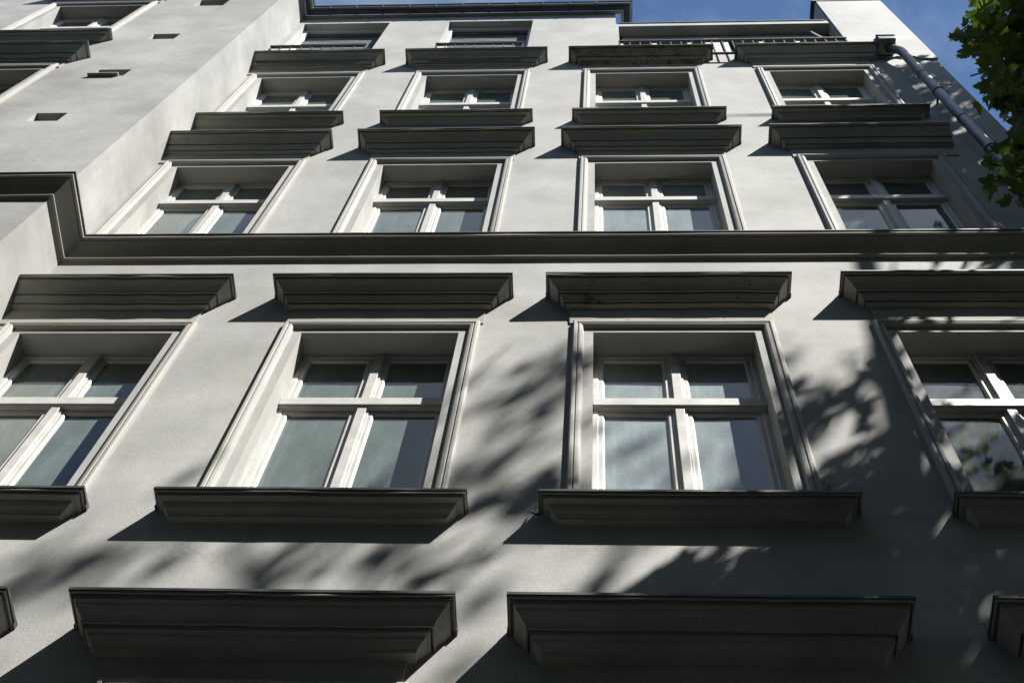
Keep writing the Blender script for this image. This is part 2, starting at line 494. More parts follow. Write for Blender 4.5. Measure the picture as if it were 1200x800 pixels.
# ------------------------------------------------------------------ string course round the wing and along the facade
zb = 10.415
band = [(0.0, 0.0), (0.008, 0.0), (0.010, 0.022), (0.026, 0.024), (0.031, 0.031), (0.031, 0.042), (0.024, 0.048), (0.014, 0.052), (0.016, 0.080), (0.024, 0.110), (0.040, 0.150),
        (0.060, 0.185), (0.080, 0.212), (0.090, 0.222), (0.091, 0.240), (0.096, 0.240), (0.097, 0.222), (0.112, 0.224), (0.115, 0.228), (0.115, 0.268), (0.0, 0.315)]
crs = [(-24.0, YW), (XW, YW), (XW, 0), (XR - .002, 0)]
mb = MB()
sweep(mb, crs, [(p, zb + q) for p, q in band], wob=0.0015, seed=5)
mb.build('string_course', M['trim'], house, keep=False)
mb = MB()
sweep(mb, crs, [(0.0, zb + .318), (0.122, zb + .2705), (0.122, zb + .258), (0.1245, zb + .258), (0.1245, zb + .2725), (0.0, zb + .322)], wob=0.0012, seed=6)
mb.build('string_course_flashing', M['zinc_dark'], house)

# ------------------------------------------------------------------ eaves: soffit board and half-round gutter
eave = [(0.0, 19.195), (0.035, 19.195), (0.035, 19.23), (0.0, 19.23)]
gut = [(0.037, 19.30), (0.038, 19.24), (0.046, 19.205), (0.065, 19.185), (0.090, 19.183), (0.115, 19.198), (0.132, 19.235), (0.137, 19.29), (0.148, 19.295), (0.148, 19.312), (0.132, 19.31), (0.09, 19.27)]
pth = [(-24.0, YW), (XW, YW), (XW, 0), (STEP + .07, 0), (STEP + .07, 2.5)]
mb = MB(); sweep(mb, pth, eave); mb.build('eave_board', M['trim'], house)
mb = MB(); sweep(mb, pth, gut, wob=.0015, seed=9); g = mb.build('gutter', M['zinc_dark'], house)
for k in range(11):
    x = -3.50 + k * 0.345
    mb = MB()
    sweep(mb, [(x, 0), (x + 0.022, 0)], [(0.04, 19.205), (0.060, 19.180), (0.091, 19.177), (0.119, 19.193), (0.138, 19.232), (0.144, 19.28), (0.12, 19.26)])
    mb.build('gutter_bracket', M['zinc_dark'], g)

# ------------------------------------------------------------------ cornices over the windows
HEAD = [(0.0, 0.0), (0.165, -0.010), (0.167, -0.035), (0.160, -0.037), (0.158, -0.020), (0.149, -0.020), (0.147, -0.050), (0.136, -0.062), (0.118, -0.082), (0.103, -0.106), (0.094, -0.122),
        (0.092, -0.142), (0.086, -0.143), (0.085, -0.124), (0.078, -0.124), (0.077, -0.158), (0.070, -0.172), (0.060, -0.190), (0.055, -0.212), (0.050, -0.213), (0.049, -0.196), (0.043, -0.196), (0.042, -0.232), (0.014, -0.236), (0.010, -0.452), (0.0, -0.452)]
HEAD1 = [(0.0, 0.0), (0.190, -0.008), (0.192, -0.034), (0.186, -0.036), (0.184, -0.018), (0.174, -0.018), (0.171, -0.052), (0.160, -0.060), (0.158, -0.072), (0.148, -0.084), (0.130, -0.104), (0.122, -0.118), (0.118, -0.140),
         (0.111, -0.141), (0.110, -0.120), (0.103, -0.120), (0.100, -0.158), (0.086, -0.162), (0.082, -0.178), (0.066, -0.196), (0.056, -0.206), (0.052, -0.226), (0.014, -0.230), (0.010, -0.362), (0.0, -0.362)]
SILL = [(0.0, 0.0), (0.112, -0.010), (0.116, -0.012), (0.116, -0.036), (0.110, -0.037), (0.108, -0.022), (0.102, -0.022), (0.100, -0.052), (0.072, -0.056), (0.068, -0.070), (0.060, -0.088), (0.046, -0.102), (0.036, -0.120), (0.034, -0.134), (0.0, -0.136)]
BW = 0.617
def block_path(cx, y, w, xmin=None):
    if xmin is not None and cx - w - 0.15 < xmin:
        return [(xmin, y), (cx + w, y), (cx + w, y + 0.05)]
    return [(cx - w, y + 0.05), (cx - w, y), (cx + w, y), (cx + w, y + 0.05)]
def cornice(name, cx, y, ztop, prof, mat, w=BW, xmin=None, seed=0, flash=True, label=None, square=False):
    mb = MB()
    pr = [(p, ztop + q) for p, q in prof]
    path = block_path(cx, y, w, xmin)
    if square: path = [(cx - w, y + 0.05), (cx - w, y), (cx + w + .14, y)]
    sweep(mb, path, pr, wob=0.0028, seed=seed, seglen=0.16)
    o = mb.build(name, mat, house)
    if label: o['label'] = label
    if flash:
        mb = MB()
        pm = max(p for p, _ in prof) + 0.003
        sweep(mb, path, [(0.0, ztop + .003), (pm, ztop - .008), (pm, ztop - .022), (pm + .003, ztop - .022), (pm + .003, ztop - .005), (0.0, ztop + .006)], wob=0.001, seed=seed + 50)
        if not square:
            fr = random.Random(seed + 300)
            xe = [path[-1][0] + pm] + ([path[0][0] - pm] if xmin is None or path[0][0] > xmin + .01 else [])
            for x_ in xe:                       # turned-down ends of the sheet where it meets the wall
                g_ = 1 if x_ > cx else -1
                d_ = fr.uniform(.004, .016)
                mb.box((min(x_, x_ + g_ * .005), y - .018 - d_, ztop - .026 - d_), (max(x_, x_ + g_ * .005), y - .001, ztop - .004))
        mb.build('cornice_flashing', M['zinc_dark'], o)
    return o
HEADZ = {1: 6.19, 2: 9.785, 3: 13.275, 4: 16.55}
# the hand-run mouldings are not all equally long: (left end, right end) of the blocks at the wall
RUN = {('h', 1): [(-4.2, -2.655), (-2.0, -0.785), (-0.18, 1.055), (1.76, 2.87)], ('h', 2): [(-4.2, -2.575), (-1.965, -0.735), (-0.175, 1.055), (1.712, 2.885)],
       ('s', 2): [(-4.2, -2.60), (-2.014, -0.748), (-0.166, 1.094), (1.761, 2.914)], ('s', 4): [(-4.2, -2.548), (-1.955, -0.749), (-0.135, 1.06), (1.724, 2.923)]}
for rr, zt in HEADZ.items():
    for i, cx in enumerate(COLS):
        lab = None; mt = M['trim']; sq = False
        if rr == 4 and i == 2: lab = 'weathered mossy head cornice with flaking plaster'; mt = M['trim_worn']
        if rr == 2 and i == 2: lab = 'head cornice with chipped plaster along its lower edge'; mt = M['trim_chip']
        if rr == 3 and i == 3: lab = 'head cornice cut off square at its right end'; sq = True
        a_, b_ = RUN.get(('h', rr), [(c_ - BW, c_ + BW) for c_ in (-3.17, -1.36, .452, 2.27)])[i]
        cornice('head_cornice', (a_ + b_) / 2, 0.0, zt + (0.0 if i < 3 else 0.01), HEAD1 if rr == 1 else HEAD, mt, w=(b_ - a_) / 2, xmin=XW + .002, seed=rr * 10 + i, label=lab, square=sq)
for zt in (14.96, 18.33):
    cornice('head_cornice', WC, YW, zt, HEAD, M['trim'], w=0.665, seed=int(zt))
for cx, (a_, b_) in zip(COLS, RUN[('s', 2)]):
    cornice('window_sill', (a_ + b_) / 2, 0.0, 7.135, SILL, M['trim'], w=(b_ - a_) / 2, xmin=XW + .002, seed=int(cx * 7) + 90)
for i, cx in enumerate(COLS):
    a_, b_ = RUN[('s', 4)][i]
    cornice('window_sill', (a_ + b_) / 2, 0.0, 14.10, SILL, M['trim'], w=(b_ - a_) / 2, xmin=XW + .002, seed=int(cx * 7) + 190)
    cornice('window_sill', cx, 0.0, 3.72, SILL, M['trim'], w=0.635, xmin=XW + .002, seed=int(cx * 7) + 290)
cornice('window_sill', WC, YW, 15.80, SILL, M['trim'], w=0.665, seed=77)
cornice('window_sill', WC, YW, 12.12, SILL, M['trim'], w=0.665, seed=78)

# ------------------------------------------------------------------ window surrounds (architraves)
protos = {}
for rr, (zb_, zt_, _) in ROWS.items():
    for i, cx in enumerate(COLS):
        if rr not in protos:
            mb = MB()
            z0 = zb_ - 0.01
            legs_sweep(mb, -HALF, HALF, z0, zt_, ARCH)
            protos[rr] = mb.build('window_surround', M['surround'], house, loc=(cx, 0, 0), jitter=0.0012)
        else:
            dup(protos[rr], house, (cx - COLS[0], 0, 0))
for a, b, _ in WROWS[:2]:
    mb = MB(); legs_sweep(mb, -WH, WH, a - .01, b, [(d * 1.05, y) for d, y in ARCH])
    mb.build('window_surround', M['surround'], house, loc=(WC, YW, 0), jitter=0.0012)

# ------------------------------------------------------------------ windows: fixed frame with transom and mullions, four sashes, panes
def make_window(half, zb_, zt_, tr, glass, open_i=None):
    mb = MB()
    zt1 = zt_ - tr                     # top of the transom
    zt0 = zt1 - 0.105
    w = half
    ring(mb, -w, w, zb_, zt_, 0.034, 0.150, 0.235, wt=0.05, wb=0.06, ch=0.006)
    # transom: moulded bar standing proud
    for (ya, z0, z1) in ((0.142, zt0, zt1), (0.122, zt0 + 0.018, zt1 - 0.004), (0.132, zt0 + 0.006, zt0 + 0.018)):
        mb.box((-w + 0.002, ya, z0), (w - 0.002, 0.235, z1))
    # mullions above and below the transom, each a stepped strip
    for (z0, z1) in ((zt1, zt_ - 0.03), (zb_ + .04, zt0)):
        mb.box((-0.042, 0.149, z0), (0.042, 0.235, z1))
        mb.box((-0.026, 0.134, z0 + .001), (0.026, 0.2, z1 - .001))
    f = mb.build('window', M['wood'], house, bevel=0.0025)
    panes = MB()
    k = 0
    for (z0, z1) in ((zt1 + .004, zt_ - 0.046), (zb_ + 0.056, zt0 - 0.004)):
        for sx in (-1, 1):
            a, b = (-w + 0.030, -0.036) if sx < 0 else (0.036, w - 0.030)
            s = MB()
            ring(s, a, b, z0, z1, 0.038, 0.156, 0.22, wt=0.042, wb=0.045, ch=0.010)
            s.build('sash', M['wood'], f, bevel=0.0015)
            tilt = rnd.uniform(-.004, .004)
            panes.quad((a + .03, 0.172 + tilt, z0 + .03), (b - .03, 0.172 - tilt, z0 + .03), (b - .03, 0.172 - tilt * .3, z1 - .03), (a + .03, 0.172 + tilt * .3, z1 - .03))
            k += 1
    panes.build('glass_pane', glass, f, keep=True)
    return f
glass_of = {(2, 0): 1, (2, 1): 0, (2, 2): 2, (2, 3): 3, (3, 0): 1, (3, 1): 1, (3, 2): 2, (3, 3): 3, (4, 0): 0, (4, 1): 0, (4, 2): 1, (4, 3): 0}
for rr, (zb_, zt_, tr) in ROWS.items():
    for i, cx in enumerate(COLS):
        f = make_window(HALF, zb_, zt_, tr, G[glass_of.get((rr, i), 0)])
        f.location = (cx, 0, 0)
for a, b, tr in WROWS[:2]:
    f = make_window(WH, a, b, tr, G[0]); f.location = (WC, YW, 0)

# ------------------------------------------------------------------ top floor: french windows with railings
def french(x0, x1, z0, z1, n, blind=True, dy=0.0):
    mb = MB()
    ring(mb, x0, x1, z0, z1, 0.05, 0.080 + dy, 0.14 + dy, wt=0.045, ch=0.004)
    for k in range(1, n):
        x = x0 + (x1 - x0) * k / n
        mb.box((x - 0.03, 0.088 + dy, z0 + .05), (x + 0.03, 0.138 + dy, z1 - .05))
    f = mb.build('balcony_door', M['blind'], house, bevel=.002)
    mb = MB()
    mb.quad((x0 + .01, 0.19 + dy, z0 + .02), (x1 - .01, 0.19 + dy, z0 + .02), (x1 - .01, 0.19 + dy, z1 - .01), (x0 + .01, 0.19 + dy, z1 - .01))
    mb.build('glass_pane', G[3], f, keep=True)
    mb = MB()
    mb.box((x0 + .005, 0.125 + dy, z1 - .16), (x1 - .005, 0.189 + dy, z1 - .002))
    mb.build('blind_box', M['zinc_dark'], f)
    if blind:
        mb = MB()
        n2 = 26; zt = z1 - .165; zl = z0 + .15
        for k in range(n2):
            za = zt - (zt - zl) * k / n2; zc = zt - (zt - zl) * (k + 1) / n2
            mb.quad((x0 + .05, 0.155 + dy, za), (x1 - .05, 0.155 + dy, za), (x1 - .05, 0.145 + dy, zc), (x0 + .05, 0.145 + dy, zc))
        mb.build('roller_blind', M['blind'], f, keep=True)
    return f
for a, b, c, d in LOG: french(a, b, c, d, 1)
f = french(*TERR, 6, blind=False, dy=0.05)
mb = MB()
for x0, x1 in ((1.255, 1.325), (1.345, 1.43)):
    mb.box((x0, 0.10, 16.9), (x1, 0.125, 18.1))
mb.build('white_shutter', M['wood'], f, bevel=.004)
mb = MB(); mb.tube([(2.55, 0.08, 18.25), (2.62, 0.05, 17.7)], 0.02, 8); mb.build('awning_arm', M['zinc'], f)

def railing(x0, x1, z0, z1, y, step=0.118):
    mb = MB()
    mb.box((x0, y - 0.018, z1 - 0.030), (x1, y + 0.018, z1))
    mb.box((x0, y - 0.012, z0), (x1, y + 0.012, z0 + 0.022))
    n = max(2, round((x1 - x0) / step))
    for k in range(n + 1):
        x = x0 + 0.012 + (x1 - x0 - 0.024) * k / n
        w = 0.006
        mb.box((x - w, y - w, z0 + .02), (x + w, y + w, z1 - .028))
    for x in (x0 + 0.01, x1 - 0.01):
        mb.box((x - .012, y, z1 - .11), (x + .012, 0.03, z1 - .085))
        mb.box((x - .012, y, z0 + .04), (x + .012, 0.03, z0 + .065))
    return mb.build('balcony_railing', M['iron'], house)
railing(-3.80, -2.68, 16.36, 17.12, -0.09)
railing(-1.875, -0.86, 16.36, 17.12, -0.09)
railing(0.22, 2.79, 16.52, 17.20, -0.07)

# ------------------------------------------------------------------ rainwater pipe
PX, PY = 3.215, -0.125
mb = MB()
mb.tube([(3.13, -0.10, 16.50), (3.16, -0.115, 16.42), (PX - .01, PY, 16.30), (PX, PY, 16.2), (PX, PY, 13.0), (PX, PY, 9.0), (PX, PY, 0.1)], 0.046, 20)
pipe = mb.build('downpipe', M['zinc'], house, smooth=True)
mb = MB()
for z in (15.2, 13.55, 11.9, 9.9, 7.9, 5.9):
    mb.tube([(PX, PY, z), (PX, PY, z + 0.05)], 0.051, 20)
mb.build('pipe_collar', M['zinc'], pipe)
for z in (14.5, 12.6, 10.9, 9.0, 7.0, 5.0):
    mb = MB()
    mb.tube([(PX, PY, z), (PX, PY, z + 0.028)], 0.0535, 20)
    mb.box((PX + .05, PY - .006, z + .004), (PX + .085, PY + .006, z + .024))
    mb.box((PX - .01, PY + .05, z + .006), (PX + .01, 0.02, z + .022))
    mb.build('pipe_bracket', M['zinc_dark'], pipe)
mb = MB()
hx0, hx1, hy0, hz0, hz1 = 3.02, 3.20, -0.215, 16.50, 16.66
mb.box((hx0, hy0, hz0), (hx1, -0.03, hz1 - .03))
mb.box((hx0 - .012, hy0 - .012, hz1 - .04), (hx1 + .012, -0.026, hz1))
mb.build('hopper', M['zinc'], house, bevel=.005)
mb = MB(); mb.box((2.99, -0.18, 16.48), (3.015, -0.02, 16.66)); mb.build('hopper_bracket', M['zinc_dark'], house)

# loose ends of cable at the sill of the third column
for pts in ([(-0.285, -0.02, 7.06), (-0.31, -0.035, 7.05), (-0.322, -0.03, 7.07), (-0.318, -0.02, 7.10)],
            [(1.09, -0.03, 7.42), (1.075, -0.04, 7.36), (1.10, -0.045, 7.31), (1.085, -0.05, 7.24)]):
    mb = MB(); mb.tube(pts, 0.0045, 6); mb.build('cable_end', M['iron'], house, smooth=True)

# ------------------------------------------------------------------ street
def ground(name, x0, x1, y0, y1, z, mat, kind='structure'):
    mb = MB(); mb.quad((x0, y0, z), (x1, y0, z), (x1, y1, z), (x0, y1, z))
    o = mb.build(name, mat, keep=True); tag(o, kind=kind); return o
M['asphalt'] = simple('asphalt', (0.04, 0.04, 0.04), 0.85, 0, 0.15, 2, 0.4, 60)
M['slab'] = simple('paving', (0.05, 0.049, 0.046), 0.85, 0, 0.15, 3, 0.3, 40)
M['kerb'] = simple('kerb_stone', (0.25, 0.24, 0.22), 0.8, 0, 0.1, 6, 0.3, 40)
M['earth'] = simple('earth', (0.08, 0.065, 0.045), 0.95, 0, 0.2, 5, 0.4, 20)
ground('ground', -300, 300, -300, 300, -0.16, M['asphalt'])
mb = MB(); mb.box((-60, -5.6, -0.155), (60, 0.0, 0.0)); tag(mb.build('pavement', M['slab']), kind='structure')
mb = MB(); mb.box((-60, -5.8, -0.155), (60, -5.603, 0.005)); tag(mb.build('kerb', M['kerb'], bevel=.01), kind='structure')
mb = MB(); mb.box((-60, -14.5, -0.155), (60, -11.6, 0.0)); tag(mb.build('far_pavement', M['slab']), kind='structure')
# unseen house row across the street, added to close off the low sky
opp = empty('sky_block_house', (0, -14.5, 0))
tag(opp, 'unseen dull ochre house row added across the street to block low sky', 'building')
M['opp'] = plaster('opposite_plaster', (0.13, 0.115, 0.09), mott=0.08)
mb = MB()
oh = []
for k in range(15):
    for fl in range(6):
        oh.append((-26.3 + 3.6 * k, -25.2 + 3.6 * k, 1.2 + 3.6 * fl, 3.2 + 3.6 * fl, -0.2))
wall_sheet(mb, 'x', 0.0, -28, 28, 0.0, 21.6, oh, -0.2)
mb.quad((-28, 0, 0), (-28, -11, 0), (-28, -11, 21.6), (-28, 0, 21.6)); mb.quad((28, 0, 0), (28, -11, 0), (28, -11, 21.6), (28, 0, 21.6))
mb.quad((-28, -11, 0), (28, -11, 0), (28, -11, 21.6), (-28, -11, 21.6))
mb.build('wall', M['opp'], opp, keep=True)
mb = MB(); mb.quad((-28.3, .35, 21.6), (28.3, .35, 21.6), (28.3, -5.5, 24.4), (-28.3, -5.5, 24.4)); mb.quad((-28.3, -11.3, 21.6), (28.3, -11.3, 21.6), (28.3, -5.5, 24.4), (-28.3, -5.5, 24.4))
mb.build('roof', M['zinc_dark'], opp, keep=True)
wp = None
for a, b, c, d, _ in oh:
    if wp is None:
        mb = MB(); mb.quad((0, -.19, 0), (1.1, -.19, 0), (1.1, -.19, 2.0), (0, -.19, 2.0))
        wp = mb.build('window', G[3], opp, loc=(a, 0, c), keep=True)
    else:
        o = wp.copy(); col.objects.link(o); o.parent = opp; o.location = (a, 0, c)

# ------------------------------------------------------------------ the street tree
def leaf_mat():
    mt = bpy.data.materials.new('maple_leaf'); mt.use_nodes = True
    nt = mt.node_tree; nt.nodes.clear()
    out = nt.nodes.new('ShaderNodeOutputMaterial')
    df = nt.nodes.new('ShaderNodeBsdfPrincipled'); tr = nt.nodes.new('ShaderNodeBsdfTranslucent'); mxs = nt.nodes.new('ShaderNodeMixShader')
    at = nt.nodes.new('ShaderNodeTexCoord')
    nz = noise(nt, at.outputs['Object'], 1.7, 4, 0.6)
    c1 = ramp(nt, nz, 0.3, 0.7, (0.013, 0.028, 0.006, 1), (0.035, 0.06, 0.012, 1))
    c2 = ramp(nt, nz, 0.3, 0.7, (0.055, 0.11, 0.010, 1), (0.14, 0.22, 0.022, 1))
    nt.links.new(c1, df.inputs['Base Color']); nt.links.new(c2, tr.inputs['Color'])
    df.inputs['Roughness'].default_value = 0.45
    mxs.inputs['Fac'].default_value = 0.38
    nt.links.new(df.outputs[0], mxs.inputs[1]); nt.links.new(tr.outputs[0], mxs.inputs[2]); nt.links.new(mxs.outputs[0], out.inputs['Surface'])
    return mt
M['leaf'] = leaf_mat()
LOBES = [(0.0, -0.05), (0.18, 0.02), (0.42, -0.10), (0.36, 0.10), (0.60, 0.22), (0.44, 0.30), (0.52, 0.55), (0.30, 0.48), (0.20, 0.62), (0.16, 0.80), (0.0, 1.0)]
LOBES = LOBES + [(-x, y) for x, y in reversed(LOBES[1:-1])]
HUB = (0.0, 0.25)

def shade(x, z):
    """how much of the sun the crown takes from the wall at (x, z): 0 open .. 1 closed"""
    d = 0.0
    for (cx, cz, rx, rz, k) in SH:
        q = ((x - cx) / rx) ** 2 + ((z - cz) / rz) ** 2
        if q < 1: d = max(d, k * min(1.0, (1 - q) * 3.0))
    for (cx, cz, rx, rz, k) in LIGHT:
        q = ((x - cx) / rx) ** 2 + ((z - cz) / rz) ** 2
        if q < 1: d *= 1 - k * min(1.0, (1 - q) * 2.5)
    return d
SH = [  # centre x, centre z, radius x, radius z, density
    (-1.2, 2.6, 5.0, 2.7, 1.0), (-1.9, 5.0, .9, .45, 1.0), (1.5, 5.4, 1.95, 1.65, 1.0), (0.85, 6.2, 1.15, 0.85, 1.0), (1.9, 6.8, 1.25, 0.95, 1.0), (3.2, 6.3, 1.4, 1.6, 1.0), (0.9, 7.2, 0.8, 0.5, 0.9),  # first patch: extra leaves added to keep the unseen lower wall dark
    (1.62, 8.1, 0.25, 0.55, 0.8), (1.75, 7.7, 0.55, 0.55, 0.85), (2.7, 8.0, 0.7, 0.9, 0.75), (1.12, 8.3, 0.2, 0.8, 0.5), (1.35, 8.7, 0.22, 0.22, 0.5), (1.25, 9.15, 0.15, 0.3, 0.45),
    (0.45, 7.9, 0.6, 0.8, 0.27), (-0.33, 8.3, 0.15, 0.5, 0.5), (-0.45, 7.85, 0.22, 0.3, 0.55), (-0.30, 7.2, 0.28, 0.3, 0.6), (-.2, 6.75, .3, .3, .5),
    (-0.85, 7.1, 0.25, 0.18, 0.35), (-1.3, 6.7, 0.17, 0.35, 0.75), (-0.65, 6.6, 0.25, 0.3, 0.4), (-2.45, 6.75, 0.35, 0.25, 0.65), (-2.7, 6.4, 0.4, 0.3, 0.6), (-2.0, 6.95, 0.3, 0.12, 0.3),
    (3.1, 12.4, 0.85, 2.6, 1.0), (2.65, 12.3, 0.6, 1.4, 1.0), (3.4, 14.8, 0.75, 1.65, 1.0), (3.05, 15.0, 0.42, 1.35, 1.0), (3.3, 11.2, .5, 1.0, .8), (2.35, 12.9, 0.4, 0.6, 0.8)]
LIGHT = [(1.38, 7.55, 0.17, 0.24, 1.0), (0.30, 6.9, 0.12, 0.14, .9), (0.82, 6.65, .10, .16, 1.0), (1.25, 6.55, .08, .12, .9), (0.12, 6.75, 0.30, 0.30, 0.9), (0.58, 6.78, 0.30, 0.28, 1.0), (1.60, 6.76, 0.2, 0.16, 1.0), (1.49, 6.2, 0.08, 0.16, 1.0), (0.98, 6.85, .1, .15, .8),
         (1.38, 8.2, 0.14, 0.2, 0.9), (2.95, 15.35, 0.16, 0.24, 0.9), (3.15, 15.85, 0.12, 0.15, 1.0), (3.45, 15.4, 0.14, 0.15, 1.0), (2.75, 11.3, 0.15, 0.2, 0.8), (1.05, 7.75, .12, .16, .6)]
N_RIGHT, D_RIGHT = Vector((0.95633, -0.12024, -0.2664)), -0.0174
N_TOP, D_TOP = Vector((0.01667, -0.98355, 0.17984)), 3.6318
def outside_view(q, mrg=0.0):
    """the crown hangs clear of the open air in front of the facade"""
    return (N_RIGHT.dot(q) - D_RIGHT) > mrg or (N_TOP.dot(q) - D_TOP) > mrg
verts, faces = [], []
def add_leaf(p, size, r, droop=None):
    n = Vector((r.gauss(0, .55), r.gauss(0, .55), 1)).normalized()
    a = r.uniform(0, 2 * math.pi)
    t = Vector((math.cos(a), math.sin(a), r.uniform(-.7, .1)))
    t = (t - n * t.dot(n)).normalized(); b = n.cross(t)
    base = len(verts)
    fold = r.uniform(0.05, 0.28)
    verts.append(tuple(p + size * (HUB[0] * b + HUB[1] * t)))
    for x, y in LOBES:
        verts.append(tuple(p + size * (x * b + y * t + fold * abs(x) * n - 0.12 * y * y * n)))
    k = len(LOBES)
    for i in range(k): faces.append((base, base + 1 + i, base + 1 + (i + 1) % k))
twigs = MB()
def cluster(c, rad, n, r, size=(0.08, 0.13), strict=True, twig=True):
    d = Vector((r.gauss(0, 1), r.gauss(0, 1), r.gauss(0, .5))).normalized()
    for i in range(n):
        u = r.uniform(-1, 1)
        p = c + d * rad * u + Vector((r.gauss(0, 1), r.gauss(0, 1), r.gauss(0, .7))) * rad * 0.32
        if strict and not outside_view(p, 0.16): continue
        add_leaf(p, r.uniform(*size), r)
    if twig and (not strict or outside_view(c, rad + .1)):
        twigs.tube([c - d * rad * 1.1, c + Vector((0, 0, -.02)), c + d * rad * .9], [0.006, .004, 0.002], 5)
rt = random.Random(21)
SV = Vector((1.28, -1.0, 2.25))
n_cl = 0
tries = 0
def depth_for(x, z):
    if z > 9.8: return rt.uniform(1.2, 3.0)
    if x < -0.2: return rt.uniform(4.6, 6.2)
    if x < 1.05 and z > 6.4: return rt.uniform(3.6, 5.6)
    if x < 1.9 and z > 7.3: return rt.uniform(1.15, 2.6)
    return rt.uniform(1.3, 4.2)
for _ in range(5600):
    x = rt.uniform(-4.0, 4.6); z = rt.uniform(1.8, 16.9)
    if rt.random() > -math.log(1 - 0.985 * shade(x, z)) / 4.2: continue
    t = depth_for(x, z)
    c = Vector((x, 0, z)) + SV * t
    if c.y < -7.5 or c.z > 23: continue
    if not outside_view(c, 0.3): continue
    if 1.1 < x < 1.9 and 7.3 < z < 9.6: cluster(c, rt.uniform(0.08, 0.16), 8, rt, size=(0.07, 0.11))
    else: cluster(c, rt.uniform(0.12, 0.24), 7, rt)
    n_cl += 1
